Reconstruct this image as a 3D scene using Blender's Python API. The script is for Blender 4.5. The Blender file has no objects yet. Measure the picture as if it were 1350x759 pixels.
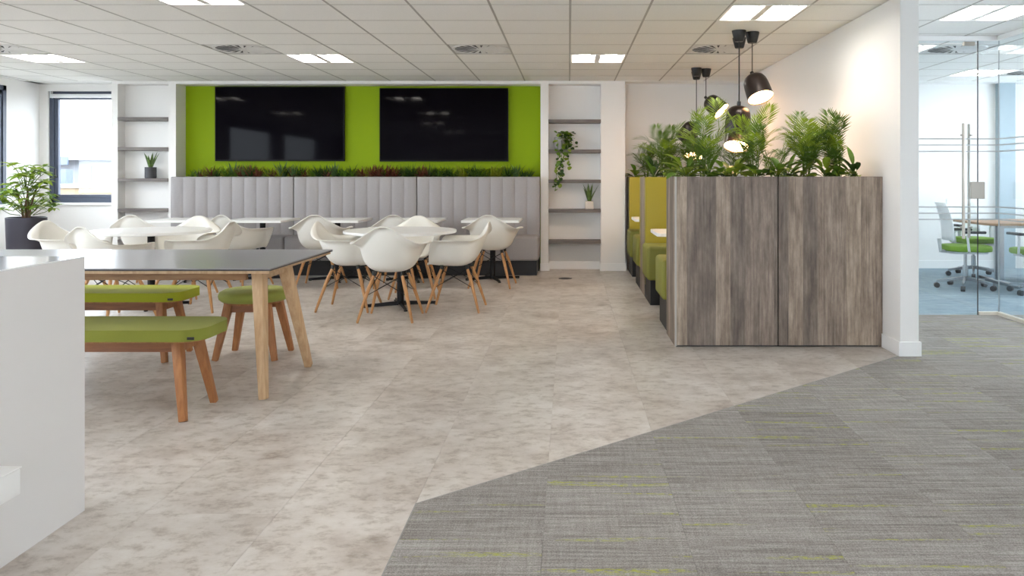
import bpy, bmesh, math, random
from mathutils import Vector, Matrix
random.seed(7)
PI = math.pi
scene = bpy.context.scene
COL = scene.collection

# ------------------------------------------------------------------ camera, world, exposure
cam_d = bpy.data.cameras.new('camera')
cam = bpy.data.objects.new('camera', cam_d); COL.objects.link(cam)
cam.location = (0, 0, 1.26); cam.rotation_euler = (PI/2, 0, 0)
cam_d.sensor_width = 36.0; cam_d.sensor_fit = 'HORIZONTAL'
cam_d.lens = 1050/1350*36.0
cam_d.shift_x = -75/1350; cam_d.shift_y = -(379.5-233)/1350
cam_d.clip_start = 0.05; cam_d.clip_end = 300
scene.camera = cam

world = bpy.data.worlds.new('sky'); scene.world = world
world.use_nodes = True
bg = world.node_tree.nodes['Background']
bg.inputs[0].default_value = (0.84, 0.92, 1.0, 1); bg.inputs[1].default_value = 6.3

vs = scene.view_settings
vs.view_transform = 'Standard'; vs.look = 'None'; vs.exposure = 0.88; vs.gamma = 1.0
vs.use_curve_mapping = False
TUBE = 18.0          # radiance of the ceiling light panels
BULB = 21.0          # radiance of the pendant lamp diffusers

# ------------------------------------------------------------------ materials
MATS = {}
def srgb(c):
    return tuple((v/255/12.92 if v/255 <= .04045 else ((v/255+.055)/1.055)**2.4) for v in c) + (1,)
def mat(name, rgb=(200,200,200), rough=.5, metal=0, spec=.5, emit=None, estr=0, var=0, vscale=8, bump=0, bscale=200, coat=0, sheen=0, trans=0):
    m = bpy.data.materials.new(name); m.use_nodes = True
    nt = m.node_tree; b = nt.nodes['Principled BSDF']
    b.inputs['Base Color'].default_value = srgb(rgb)
    b.inputs['Roughness'].default_value = rough; b.inputs['Metallic'].default_value = metal
    b.inputs['Specular IOR Level'].default_value = spec
    b.inputs['Coat Weight'].default_value = coat
    if sheen: b.inputs['Sheen Weight'].default_value = sheen
    if trans: b.inputs['Transmission Weight'].default_value = trans
    if emit:
        b.inputs['Emission Color'].default_value = srgb(emit); b.inputs['Emission Strength'].default_value = estr
    if var or bump:
        tc = nt.nodes.new('ShaderNodeTexCoord')
    if var:
        n = nt.nodes.new('ShaderNodeTexNoise'); n.inputs['Scale'].default_value = vscale; n.inputs['Detail'].default_value = 4
        nt.links.new(tc.outputs['Object'], n.inputs['Vector'])
        r = nt.nodes.new('ShaderNodeValToRGB')
        c = srgb(rgb)
        r.color_ramp.elements[0].position = .3; r.color_ramp.elements[1].position = .7
        r.color_ramp.elements[0].color = tuple(max(0, v*(1-var)) for v in c[:3])+(1,)
        r.color_ramp.elements[1].color = tuple(min(1, v*(1+var)) for v in c[:3])+(1,)
        nt.links.new(n.outputs['Fac'], r.inputs[0]); nt.links.new(r.outputs[0], b.inputs['Base Color'])
    if bump:
        n2 = nt.nodes.new('ShaderNodeTexNoise'); n2.inputs['Scale'].default_value = bscale
        nt.links.new(tc.outputs['Object'], n2.inputs['Vector'])
        bp = nt.nodes.new('ShaderNodeBump'); bp.inputs['Strength'].default_value = bump; bp.inputs['Distance'].default_value = .002
        nt.links.new(n2.outputs['Fac'], bp.inputs['Height']); nt.links.new(bp.outputs[0], b.inputs['Normal'])
    MATS[name] = m
    return m

class NT:
    """small helper to wire node trees"""
    def __init__(s, m): s.nt = m.node_tree; s.b = s.nt.nodes['Principled BSDF']
    def n(s, t, **k):
        x = s.nt.nodes.new(t)
        for a, v in k.items(): setattr(x, a, v)
        return x
    def l(s, a, b): s.nt.links.new(a, b)
    def math(s, op, a, b=None, clamp=False):
        x = s.n('ShaderNodeMath', operation=op); x.use_clamp = clamp
        for i, v in enumerate((a, b)):
            if v is None: continue
            if isinstance(v, (int, float)): x.inputs[i].default_value = v
            else: s.l(v, x.inputs[i])
        return x.outputs[0]
    def ramp(s, fac, stops):
        r = s.n('ShaderNodeValToRGB')
        e = r.color_ramp.elements
        while len(e) < len(stops): e.new(.5)
        for i, (p, c) in enumerate(stops): e[i].position = p; e[i].color = srgb(c)
        s.l(fac, r.inputs[0]); return r.outputs[0]
    def mix(s, fac, a, b, blend='MIX'):
        x = s.n('ShaderNodeMix', data_type='RGBA', blend_type=blend)
        for i, v in ((0, fac), (6, a), (7, b)):
            if isinstance(v, (int, float)): x.inputs[i].default_value = v
            elif isinstance(v, tuple): x.inputs[i].default_value = v
            else: s.l(v, x.inputs[i])
        return x.outputs[2]
    def noise(s, vec, scale, detail=4, rough=.5):
        x = s.n('ShaderNodeTexNoise'); x.inputs['Scale'].default_value = scale; x.inputs['Detail'].default_value = detail
        x.inputs['Roughness'].default_value = rough
        s.l(vec, x.inputs['Vector']); return x.outputs['Fac']
    def mapping(s, vec, scale=(1,1,1), loc=None):
        x = s.n('ShaderNodeMapping'); x.inputs['Scale'].default_value = scale
        s.l(vec, x.inputs['Vector'])
        if loc is not None: s.l(loc, x.inputs['Location'])
        return x.outputs[0]

mat('white_paint', (236,234,231), .6, bump=.05, bscale=300)
mat('white_trim', (240,239,237), .4)
mat('ceiling_tile', (243,242,239), .9, var=.03, vscale=120, bump=.3, bscale=400)
mat('ceiling_grid', (178,175,170), .55)
mat('ceiling_slab', (210,208,204), .9)
mat('green_paint', (140,166,0), .6, spec=.2, bump=.05, bscale=300)
mat('screen_black', (9,7,13), .05, spec=.06)
mat('black_plastic', (20,20,21), .4)
mat('bezel', (8,8,9), .5, spec=.2)
mat('grey_fabric', (156,152,152), .75, bump=.2, bscale=500, var=.03, vscale=60)
mat('plinth_black', (24,24,26), .55)
mat('chair_shell', (236,234,226), .38)
mat('tabletop_white', (240,240,238), .3)
mat('black_metal', (26,26,28), .4, metal=.6)
mat('chrome', (190,192,195), .2, metal=1)
mat('brushed_steel', (176,168,158), .35, metal=1)
mat('lime_fabric', (164,172,34), .85, sheen=.04, bump=.3, bscale=900, var=.04, vscale=200)
mat('moss_fabric', (126,130,44), .85, sheen=.04, bump=.3, bscale=900, var=.04, vscale=200)
mat('olive_leather', (158,144,22), .5, bump=.1, bscale=250)
mat('booth_green', (128,127,52), .65, bump=.1, bscale=250)
mat('stool_fabric', (150,156,70), .85, sheen=.04, bump=.3, bscale=900, var=.04, vscale=200)
mat('counter_white', (218,214,211), .5)
mat('counter_top', (240,240,240), .12, coat=.5)
mat('soil', (48,36,28), .95, var=.3, vscale=60, bump=.5, bscale=80)
mat('pot_dark', (56,54,66), .45)
mat('pot_graphite', (62,62,66), .6)
mat('pot_grey', (150,148,146), .6)
mat('pot_cream', (214,205,194), .5)
mat('window_grey', (72,80,98), .45)
mat('blind_white', (235,236,238), .6)
mat('lamp_bronze', (44,36,33), .32, metal=.5)
mat('lamp_inner', (240,225,205), .5)
mat('lamp_glow', (255,240,220), .5, emit=(255,196,138), estr=BULB)
mat('tube_glow', (255,255,255), .5, emit=(255,248,239), estr=TUBE)
mat('reflector', (225,224,222), .3)
mat('diffuser_white', (222,221,219), .5)
mat('diffuser_dark', (40,42,44), .7)
mat('leaf_light', (142,166,52), .45, var=.25, vscale=9)
mat('leaf_mid', (98,134,42), .45, var=.25, vscale=9)
mat('leaf_dark', (54,84,36), .45, var=.25, vscale=9)
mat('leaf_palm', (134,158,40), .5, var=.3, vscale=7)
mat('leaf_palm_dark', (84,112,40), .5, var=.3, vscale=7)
mat('leaf_red', (112,60,42), .5, var=.3, vscale=14)
mat('leaf_blue', (74,102,56), .5, var=.2, vscale=14)
mat('leaf_yellow', (150,160,50), .5, var=.2, vscale=14)
mat('leaf_snake', (86,112,50), .45, var=.35, vscale=40)
mat('stem_brown', (112,84,60), .7)
mat('stem_green', (92,116,44), .6)
mat('mesh_grey', (214,216,216), .6)
mat('seat_green', (112,150,40), .8)
mat('plastic_grey', (196,198,200), .45)
mat('caster', (46,48,52), .5)
mat('column_blue', (160,176,184), .6)
mat('frost_stripe', (168,172,174), .4)
mat('track_cream', (214,206,192), .5)
mat('shed_wall', (128,130,134), .7)
mat('shed_roof', (112,114,120), .6)
mat('shed_brick', (134,116,92), .8, var=.1, vscale=2)
mat('yard', (110,108,104), .9)
mat('duct', (92,102,120), .5)
mat('socket_steel', (92,90,86), .4, metal=.7)

# leaves let some light through
for nm in ('leaf_light','leaf_mid','leaf_dark','leaf_palm','leaf_palm_dark','leaf_yellow'):
    m = MATS[nm]; nt = m.node_tree; b = nt.nodes['Principled BSDF']
    tl = nt.nodes.new('ShaderNodeBsdfTranslucent'); mx = nt.nodes.new('ShaderNodeMixShader'); mx.inputs[0].default_value = .25
    src = b.inputs['Base Color'].links[0].from_socket
    nt.links.new(src, tl.inputs['Color'])
    out = nt.nodes['Material Output']
    nt.links.new(b.outputs[0], mx.inputs[1]); nt.links.new(tl.outputs[0], mx.inputs[2]); nt.links.new(mx.outputs[0], out.inputs['Surface'])

# thin glass: clear sheet with fresnel reflections
def glass(name, tint, refl=1.0):
    m = bpy.data.materials.new(name); m.use_nodes = True; nt = m.node_tree
    nt.nodes.remove(nt.nodes['Principled BSDF'])
    tr = nt.nodes.new('ShaderNodeBsdfTransparent'); tr.inputs[0].default_value = tint
    gl = nt.nodes.new('ShaderNodeBsdfGlossy'); gl.inputs['Roughness'].default_value = .02
    fr = nt.nodes.new('ShaderNodeLayerWeight'); fr.inputs[0].default_value = .5
    pw = nt.nodes.new('ShaderNodeMath'); pw.operation = 'POWER'; pw.inputs[1].default_value = 5
    mu = nt.nodes.new('ShaderNodeMath'); mu.operation = 'MULTIPLY_ADD'; mu.inputs[1].default_value = .96*refl; mu.inputs[2].default_value = .04*refl
    mx = nt.nodes.new('ShaderNodeMixShader'); out = nt.nodes['Material Output']
    nt.links.new(fr.outputs['Facing'], pw.inputs[0]); nt.links.new(pw.outputs[0], mu.inputs[0]); nt.links.new(mu.outputs[0], mx.inputs[0])
    nt.links.new(tr.outputs[0], mx.inputs[1]); nt.links.new(gl.outputs[0], mx.inputs[2]); nt.links.new(mx.outputs[0], out.inputs['Surface'])
    MATS[name] = m
glass('window_glass', (.96,.97,.98,1))
glass('office_glass', (.935,.97,.985,1))

# timber with grain along one axis
def wood(name, c0, c1, axis='Z', rough=.5, scale=1):
    m = mat(name, c0, rough); t = NT(m)
    tc = t.n('ShaderNodeTexCoord')
    sc = {'X': (1.5,14,14), 'Y': (14,1.5,14), 'Z': (14,14,1.5)}[axis]
    v = t.mapping(tc.outputs['Object'], tuple(s*scale for s in sc))
    f = t.noise(v, 3, 6, .6)
    t.l(t.ramp(f, [(.32, c1), (.68, c0)]), t.b.inputs['Base Color'])
wood('beech_leg', (198,146,92), (172,116,66))
wood('dowel', (198,150,100), (176,124,74))
wood('bench_oak', (176,120,72), (146,92,52))
wood('bench_rail', (150,98,58), (122,74,42), 'X')
wood('table_oak', (204,172,134), (178,142,104))
wood('table_rail', (168,128,88), (140,98,62), 'X')
wood('meeting_oak', (170,138,108), (146,112,84), 'X')

# weathered grey laminate, boards running upright
m = mat('barn_wood', (120,110,102), .55); t = NT(m)
g = t.n('ShaderNodeNewGeometry'); sp = t.n('ShaderNodeSeparateXYZ'); t.l(g.outputs['Position'], sp.inputs[0])
xy = t.math('ADD', sp.outputs[0], sp.outputs[1])
col = t.math('FLOOR', t.math('MULTIPLY', xy, 9.3))
wn = t.n('ShaderNodeTexWhiteNoise', noise_dimensions='1D'); t.l(col, wn.inputs['W'])
cb = t.n('ShaderNodeCombineXYZ'); t.l(xy, cb.inputs[0]); t.l(t.math('ADD', sp.outputs[2], t.math('MULTIPLY', wn.outputs[0], 9.0)), cb.inputs[2])
base = t.ramp(wn.outputs[0], [(0, (138,126,117)), (.5, (168,153,141)), (1, (190,174,157))])
f1 = t.noise(t.mapping(cb.outputs[0], (20,1,.8)), 3, 6, .6)
f2 = t.noise(t.mapping(cb.outputs[0], (6,1,1.3)), 2.2, 4, .6)
f3 = t.noise(t.mapping(cb.outputs[0], (3,1,1)), 14, 6, .7)
c1 = t.mix(1.0, base, t.ramp(f1, [(.30, (196,191,187)), (.60, (255,252,248))]), 'MULTIPLY')
c2 = t.mix(.8, c1, t.ramp(f2, [(.32, (172,166,162)), (.62, (255,255,255))]), 'MULTIPLY')
c3 = t.mix(.35, c2, t.ramp(f3, [(.4, (190,180,170)), (.6, (255,250,245))]), 'MULTIPLY')
t.l(c3, t.b.inputs['Base Color'])

m = mat('shelf_wood', (112,104,100), .6); t = NT(m)
tc = t.n('ShaderNodeTexCoord')
t.l(t.ramp(t.noise(t.mapping(tc.outputs['Object'], (3,40,40)), 2, 5), [(.3, (92,86,84)), (.7, (126,118,112))]), t.b.inputs['Base Color'])

# grey laminate tabletop
mat('table_grey', (140,140,145), .28, coat=.15)
mat('table_edge', (58,54,52), .5)

# stone-look vinyl tile
m = mat('stone_vinyl', (190,182,172), .42); t = NT(m)
g = t.n('ShaderNodeNewGeometry'); oi = t.n('ShaderNodeObjectInfo')
off = t.n('ShaderNodeVectorMath', operation='SCALE'); off.inputs[0].default_value = (37, 53, 11); t.l(oi.outputs['Random'], off.inputs['Scale'])
ad = t.n('ShaderNodeVectorMath', operation='ADD'); t.l(g.outputs['Position'], ad.inputs[0]); t.l(off.outputs[0], ad.inputs[1])
n1 = t.noise(ad.outputs[0], 3.2, 9, .62)
n2 = t.noise(t.mapping(ad.outputs[0], (.8,1.1,1)), 17, 9, .72)
n3 = t.noise(g.outputs['Position'], .9, 3, .5)
c1 = t.ramp(n1, [(.28, (174,163,154)), (.44, (205,198,192)), (.58, (218,213,208)), (.75, (229,226,223))])
c2 = t.mix(.9, c1, t.ramp(n2, [(.34, (196,187,178)), (.50, (246,244,241)), (.68, (255,255,255))]), 'MULTIPLY')
c3 = t.mix(.5, c2, t.ramp(n3, [(.35, (226,220,214)), (.65, (255,255,255))]), 'MULTIPLY')
t.l(c3, t.b.inputs['Base Color'])
t.l(t.ramp(n2, [(.3, (150,150,150)), (.7, (175,175,175))]), t.b.inputs['Roughness'])

# carpet: yarn streaks along the weave with lime threads
def carpet(name, dark, mid, light, lime, lime_on):
    m = mat(name, mid, .95, spec=.1); t = NT(m)
    g = t.n('ShaderNodeNewGeometry'); oi = t.n('ShaderNodeObjectInfo')
    off = t.n('ShaderNodeVectorMath', operation='SCALE'); off.inputs[0].default_value = (91, 17, 0); t.l(oi.outputs['Random'], off.inputs['Scale'])
    ad = t.n('ShaderNodeVectorMath', operation='ADD'); t.l(g.outputs['Position'], ad.inputs[0]); t.l(off.outputs[0], ad.inputs[1])
    P = ad.outputs[0]
    h = t.noise(t.mapping(P, (3.5,75,1)), 1, 3, .7)
    hb = t.noise(t.mapping(P, (1.4,26,1)), 1, 3, .6)
    v = t.noise(t.mapping(P, (70,3.5,1)), 1, 3, .7)
    pile = t.noise(P, 190, 2, .6)
    a = t.math('ADD', t.math('MULTIPLY', h, .40), t.math('MULTIPLY', v, .16))
    a = t.math('ADD', a, t.math('MULTIPLY', hb, .22)); a = t.math('ADD', a, t.math('MULTIPLY', pile, .42))
    a = t.math('ADD', a, t.math('MULTIPLY', oi.outputs['Random'], .05))
    c = t.ramp(a, [(.47, dark), (.615, mid), (.76, light)])
    ly = t.noise(t.mapping(P, (1.1,21,1)), 1, 1, .3)
    lt = t.math('MULTIPLY', t.math('SUBTRACT', ly, .64), 14, True)
    gate = t.math('MULTIPLY', t.math('SUBTRACT', t.noise(t.mapping(P, (34,110,1)), 1, 2, .6), .44), 6, True)
    f = t.math('MULTIPLY', t.math('MULTIPLY', lt, gate), lime_on)
    t.l(t.mix(f, c, srgb(lime)), t.b.inputs['Base Color'])
    bp = t.n('ShaderNodeBump'); bp.inputs['Strength'].default_value = .5; bp.inputs['Distance'].default_value = .003
    t.l(pile, bp.inputs['Height']); t.l(bp.outputs[0], t.b.inputs['Normal'])
carpet('carpet_grey', (108,103,100), (142,137,133), (176,172,168), (170,174,66), .8)
carpet('carpet_blue', (104,120,130), (142,158,168), (180,194,202), (140,160,150), .2)

# ------------------------------------------------------------------ mesh helpers
class B:
    def __init__(s): s.bm = bmesh.new()
    def box(s, x0, x1, y0, y1, z0, z1, bev=0, seg=2):
        vs_ = [s.bm.verts.new(p) for p in ((x0,y0,z0),(x1,y0,z0),(x1,y1,z0),(x0,y1,z0),(x0,y0,z1),(x1,y0,z1),(x1,y1,z1),(x0,y1,z1))]
        fs = [s.bm.faces.new([vs_[i] for i in q]) for q in ((3,2,1,0),(4,5,6,7),(0,1,5,4),(1,2,6,5),(2,3,7,6),(3,0,4,7))]
        if bev:
            es = list({e for f in fs for e in f.edges})
            bmesh.ops.bevel(s.bm, geom=es, offset=bev, segments=seg, profile=.5, affect='EDGES')
        return s
    def bar(s, p0, p1, w, d, w1=None, d1=None, up=(0,1,0), bev=0):
        """tapered rectangular bar from p0 to p1"""
        p0 = Vector(p0); p1 = Vector(p1); z = (p1-p0).normalized()
        x = Vector(up).cross(z)
        if x.length < 1e-4: x = Vector((1,0,0)).cross(z)
        x.normalize(); y = z.cross(x)
        w1 = w if w1 is None else w1; d1 = d if d1 is None else d1
        r0 = [s.bm.verts.new(p0 + x*(a*w/2) + y*(b*d/2)) for a, b in ((-1,-1),(1,-1),(1,1),(-1,1))]
        r1 = [s.bm.verts.new(p1 + x*(a*w1/2) + y*(b*d1/2)) for a, b in ((-1,-1),(1,-1),(1,1),(-1,1))]
        fs = [s.bm.faces.new(r0[::-1]), s.bm.faces.new(r1)]
        for i in range(4): fs.append(s.bm.faces.new((r0[i], r0[(i+1)%4], r1[(i+1)%4], r1[i])))
        if bev:
            es = list({e for f in fs for e in f.edges})
            bmesh.ops.bevel(s.bm, geom=es, offset=bev, segments=2, profile=.5, affect='EDGES')
        return s
    def cyl(s, p0, p1, r0, r1=None, n=16, caps=True):
        r1 = r0 if r1 is None else r1
        return s.tube([p0, p1], [r0, r1], n, caps)
    def tube(s, pts, r, n=8, caps=True):
        pts = [Vector(p) for p in pts]
        rr = r if isinstance(r, (list, tuple)) else [r]*len(pts)
        rings = []; ref = None
        for i, p in enumerate(pts):
            t_ = (pts[min(i+1, len(pts)-1)] - pts[max(i-1, 0)]).normalized()
            if ref is None:
                ref = Vector((1,0,0)) if abs(t_.x) < .9 else Vector((0,1,0))
            x = (ref - t_*ref.dot(t_)).normalized(); y = t_.cross(x); ref = x
            rings.append([s.bm.verts.new(p + (x*math.cos(2*PI*k/n) + y*math.sin(2*PI*k/n))*rr[i]) for k in range(n)])
        for a, b in zip(rings, rings[1:]):
            for k in range(n): s.bm.faces.new((a[k], a[(k+1)%n], b[(k+1)%n], b[k]))
        if caps:
            s.bm.faces.new(rings[0][::-1]); s.bm.faces.new(rings[-1])
        return s
    def lathe(s, prof, n=32, c=(0,0,0), M=None):
        rings = []
        for r, z in prof:
            if r < 1e-5: ring = [s.bm.verts.new(Vector((0,0,z)))]
            else: ring = [s.bm.verts.new(Vector((r*math.cos(2*PI*k/n), r*math.sin(2*PI*k/n), z))) for k in range(n)]
            rings.append(ring)
        allv = [v for rg in rings for v in rg]
        for a, b in zip(rings, rings[1:]):
            for k in range(n):
                q = [a[k % len(a)], a[(k+1) % len(a)], b[(k+1) % len(b)], b[k % len(b)]]
                u = []
                for v in q:
                    if v not in u: u.append(v)
                if len(u) > 2: s.bm.faces.new(u)
        for v in allv:
            if M: v.co = M @ v.co
            v.co += Vector(c)
        return s
    def prism(s, poly, z0, z1, bev=0, seg=2):
        a = [s.bm.verts.new((x, y, z0)) for x, y in poly]; b = [s.bm.verts.new((x, y, z1)) for x, y in poly]
        n = len(poly)
        f0 = s.bm.faces.new(a[::-1]); f1 = s.bm.faces.new(b)
        for i in range(n): s.bm.faces.new((a[i], a[(i+1)%n], b[(i+1)%n], b[i]))
        if bev:
            bmesh.ops.bevel(s.bm, geom=list(f1.edges)+list(f0.edges), offset=bev, segments=seg, profile=.5, affect='EDGES')
        return s
    def mesh(s, name, m, smooth=True, angle=35):
        bmesh.ops.recalc_face_normals(s.bm, faces=s.bm.faces)
        me = bpy.data.meshes.new(name); s.bm.to_mesh(me); s.bm.free()
        me.materials.append(MATS[m])
        if smooth:
            me.shade_smooth(); me.set_sharp_from_angle(angle=math.radians(angle))
        return me
    def obj(s, name, m, parent=None, smooth=True, angle=35, loc=None):
        return link(name, s.mesh(name, m, smooth, angle), parent, loc)

def link(name, me, parent=None, loc=None, rot=None, scale=None):
    o = bpy.data.objects.new(name, me); COL.objects.link(o)
    if parent: o.parent = parent
    if loc: o.location = loc
    if rot: o.rotation_euler = rot
    if scale: o.scale = scale
    return o
def tag(o, label, cat, group=None):
    o['label'] = label; o['category'] = cat
    if group: o['group'] = group
    return o
def struct(o):
    o['kind'] = 'structure'; return o
def thing(name, label, cat, loc=(0,0,0), rz=0, group=None):
    o = bpy.data.objects.new(name, None); COL.objects.link(o); o.empty_display_size = .1
    o.location = loc; o.rotation_euler = (0,0,rz)
    return tag(o, label, cat, group)
def copy_tree(o, parent=None):
    c = o.copy(); COL.objects.link(c); c.parent = parent
    for ch in list(o.children): copy_tree(ch, c)
    return c
def rounded_rect(x0, x1, y0, y1, r, n=6):
    out = []
    for cx, cy, a in ((x1-r,y1-r,0),(x0+r,y1-r,90),(x0+r,y0+r,180),(x1-r,y0+r,270)):
        for k in range(n+1):
            t_ = math.radians(a + 90*k/n); out.append((cx+r*math.cos(t_), cy+r*math.sin(t_)))
    return out

# ------------------------------------------------------------------ the room
XL, XR, YB, YF, ZC = -7.3, 7.0, 10.98, -3.0, 2.543
FRONT = 10.68                      # face of the boxed-out piers on the back wall

# floor slab and the two floor finishes laid on it
floor = struct(B().box(XL-.2, XR+.2, YF-.2, YB+.2, -.15, -.006).obj('floor', 'stone_vinyl', smooth=False))

def clip(poly, a, b, c):
    """keep the side a*x+b*y <= c"""
    out = []
    for i in range(len(poly)):
        p, q = poly[i], poly[(i+1) % len(poly)]
        dp, dq = a*p[0]+b*p[1]-c, a*q[0]+b*q[1]-c
        if dp <= 0: out.append(p)
        if (dp < 0 < dq) or (dq < 0 < dp):
            t_ = dp/(dp-dq); out.append((p[0]+(q[0]-p[0])*t_, p[1]+(q[1]-p[1])*t_))
    return out
def area(p): return abs(sum(p[i][0]*p[(i+1)%len(p)][1]-p[(i+1)%len(p)][0]*p[i][1] for i in range(len(p))))/2
D0, D1 = Vector((-.59, 3.07)), Vector((2.41, 5.685))          # slanted edge between vinyl and carpet
dn = Vector((-(D1.y-D0.y), D1.x-D0.x)).normalized(); dc = dn.dot(D0)    # dn.p > dc is the vinyl side
full = {}
def lay(name, m, x0, y0, w, h, z0, z1, cuts):
    g_ = .0005
    poly = [(x0+g_,y0+g_),(x0+w-g_,y0+g_),(x0+w-g_,y0+h-g_),(x0+g_,y0+h-g_)]
    a0 = area(poly)
    for c in cuts: 
        poly = clip(poly, *c)
        if len(poly) < 3: return
    a1 = area(poly)
    if a1 < 2e-4: return
    if a1 > a0-1e-6:
        key = (m, round(w,3), round(h,3), z1)
        if key not in full: full[key] = B().prism([(g_,g_),(w-g_,g_),(w-g_,h-g_),(g_,h-g_)], z0, z1).mesh(name, m, False)
        link(name, full[key], floor, (x0, y0, 0))
    else:
        B().prism([(x-x0, y-y0) for x, y in poly], z0, z1).obj(name, m, floor, False, loc=(x0, y0, 0))
# stone-look vinyl planks (half-bond)
for i in range(-14, 6):
    x0 = -.59 + .5*i
    for j in range(0, 11):
        y0 = 1.48 + j*1.0 + (.5 if i % 2 else 0) - .5
        cuts = [(0,1,YB), (-1,0,-XL)]
        if i >= 0: cuts.append((-dn.x, -dn.y, -dc))
        lay('floor_tile', 'stone_vinyl', x0, y0, .5, 1.0, -.006, 0, cuts)
# carpet tiles
for i in range(0, 11):
    x0 = -.59 + .5*i
    for j in range(0, 11):
        y0 = 2.27 + .5*j
        if y0 > 7.2 or (x0 > .72*y0+.7): continue
        cuts = [(0,1,7.27)]
        if i < 6: cuts.append((dn.x, dn.y, dc))
        lay('carpet_tile', 'carpet_grey', x0, y0, .5, .5, -.006, .001, cuts)
for i in range(6, 15):
    for j in range(0, 8):
        lay('carpet_tile', 'carpet_blue', -.59+.5*i, 7.27+.5*j, .5, .5, -.006, .001, [(0,1,YB), (1,0,XR)])
B().prism([(-.59,YF),(XR,YF),(XR,7.27),(2.41,7.27),(2.41,5.685),(-.59,3.07)], -.0065, -.004).obj('carpet_base', 'carpet_grey', floor, False)
B().prism([(-.592,YF),(-.588,YF),(-.588,3.07),(2.41,5.684),(2.41,5.688),(-.592,3.073)], -.006, .0012).obj('edge_strip', 'pot_grey', floor, False)

# ceiling slab, hung tiles and their bars
ceiling = struct(B().box(XL-.2, XR+.2, YF-.2, YB+.2, 2.60, 2.72).obj('ceiling', 'ceiling_slab', smooth=False))
GX0, GY0 = .01, 5.95
LIGHTS = {(-5,-1), (-5,4), (-10,4), (0,4), (2,0), (5,0), (-10,-1), (5,3), (8,6),
          } | {(-6,-6), (0,-6), (-6,-12), (0,-12), (6,-9)}
VENTS = {(-2,3), (-6,3), (-10,3), (2,3), (6,3), (9,6)}
tile_me = B().box(.004, .596, .004, .596, 2.546, 2.562, .002, 1).mesh('ceiling_tile', 'ceiling_tile', False)
bars = B()
for i in range(-13, 12):
    x = GX0 + .6*i
    if XL < x < XR: bars.box(x-.0085, x+.0085, 4.0, YB-.3, 2.5445, 2.558)
for j in range(-3, 9):
    y = GY0 + .6*j
    if y < YB-.28: bars.box(XL, XR, y-.005, y+.005, 2.545, 2.558)
bars.obj('ceiling_grid', 'ceiling_grid', ceiling, False)
for i in range(-12, 11):
    for j in range(-2, 8):
        if (i, j) in LIGHTS or (i, j) in VENTS: continue
        x, y = GX0+.6*i, GY0+.6*j
        if 2.33 < x+.3 < 2.46: pass
        if x+.6 > XR: continue
        link('ceiling_tile', tile_me, ceiling, (x, y, 0))
# beyond the view the same ceiling goes on as a plain sheet
b = B()
for i in range(-12, 12):
    for j in range(-15, -2):
        if (i, j) in LIGHTS: continue
        b.box(GX0+.6*i+.004, GX0+.6*i+.596, GY0+.6*j+.004, GY0+.6*j+.596, 2.546, 2.562)
b.obj('ceiling_sheet', 'ceiling_tile', ceiling, False)['kind'] = 'stuff'
B().box(XL, GX0-.6*12-.008, GY0-1.2, YB, 2.540, 2.562).obj('ceiling_margin', 'white_trim', ceiling, False)
B().box(XL, XR, 10.69, YB, 2.540, 2.562).obj('ceiling_margin', 'white_trim', ceiling, False)

# back wall with the window opening, behind piers, niches and the planting recess
WX0, WX1, WZ0, WZ1 = -7.18, -5.98, .905, 2.44
b = B()
b.box(XL-.2, WX0, YB, YB+.2, 0, 2.6); b.box(WX0, WX1, YB, YB+.2, 0, WZ0); b.box(WX0, WX1, YB, YB+.2, WZ1, 2.6)
b.box(WX1, XR+.2, YB, YB+.2, 0, 2.6)
wall_back = struct(b.obj('wall_back', 'white_paint', smooth=False))
b = B()
for x0, x1, y0 in ((-6.135,-6.05,FRONT), (-6.05,-5.37,10.86), (-5.37,-5.27,FRONT), (-.38,-.275,FRONT), (-.275,.43,10.90), (.43,.755,FRONT)):
    b.box(x0, x1, y0, YB, 0, 2.506)
b.box(-6.135, .755, FRONT, YB, 2.506, 2.5425)
struct(b.obj('wall_back_piers', 'white_paint', smooth=False))
struct(B().box(-5.27, -.38, 10.955, YB, 0, 2.506).obj('wall_back_recess', 'green_paint', smooth=False))
b = B()
for x0, x1, y1 in ((.415,.77,FRONT), (-.385,-.26,FRONT)):
    b.box(x0, x1, y1-.014, y1, 0, .10, .003, 1)
b.box(-.275, .43, 10.885, 10.90, 0, .10)
b.box(.755, 2.33, YB-.014, YB, 0, .10)
struct(b.obj('baseboard_back', 'white_trim'))

# left wall with its row of windows
LW = [(8.35,10.33), (5.2,7.9), (1.9,4.7), (-1.6,1.4)]
b = B(); prev = YF-.2
for y0, y1 in sorted(LW):
    b.box(XL-.2, XL, prev, y0, 0, 2.6); b.box(XL-.2, XL, y0, y1, 0, WZ0); b.box(XL-.2, XL, y0, y1, WZ1, 2.6); prev = y1
b.box(XL-.2, XL, prev, YB, 0, 2.6)
struct(b.obj('wall_left', 'white_paint', smooth=False))

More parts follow.
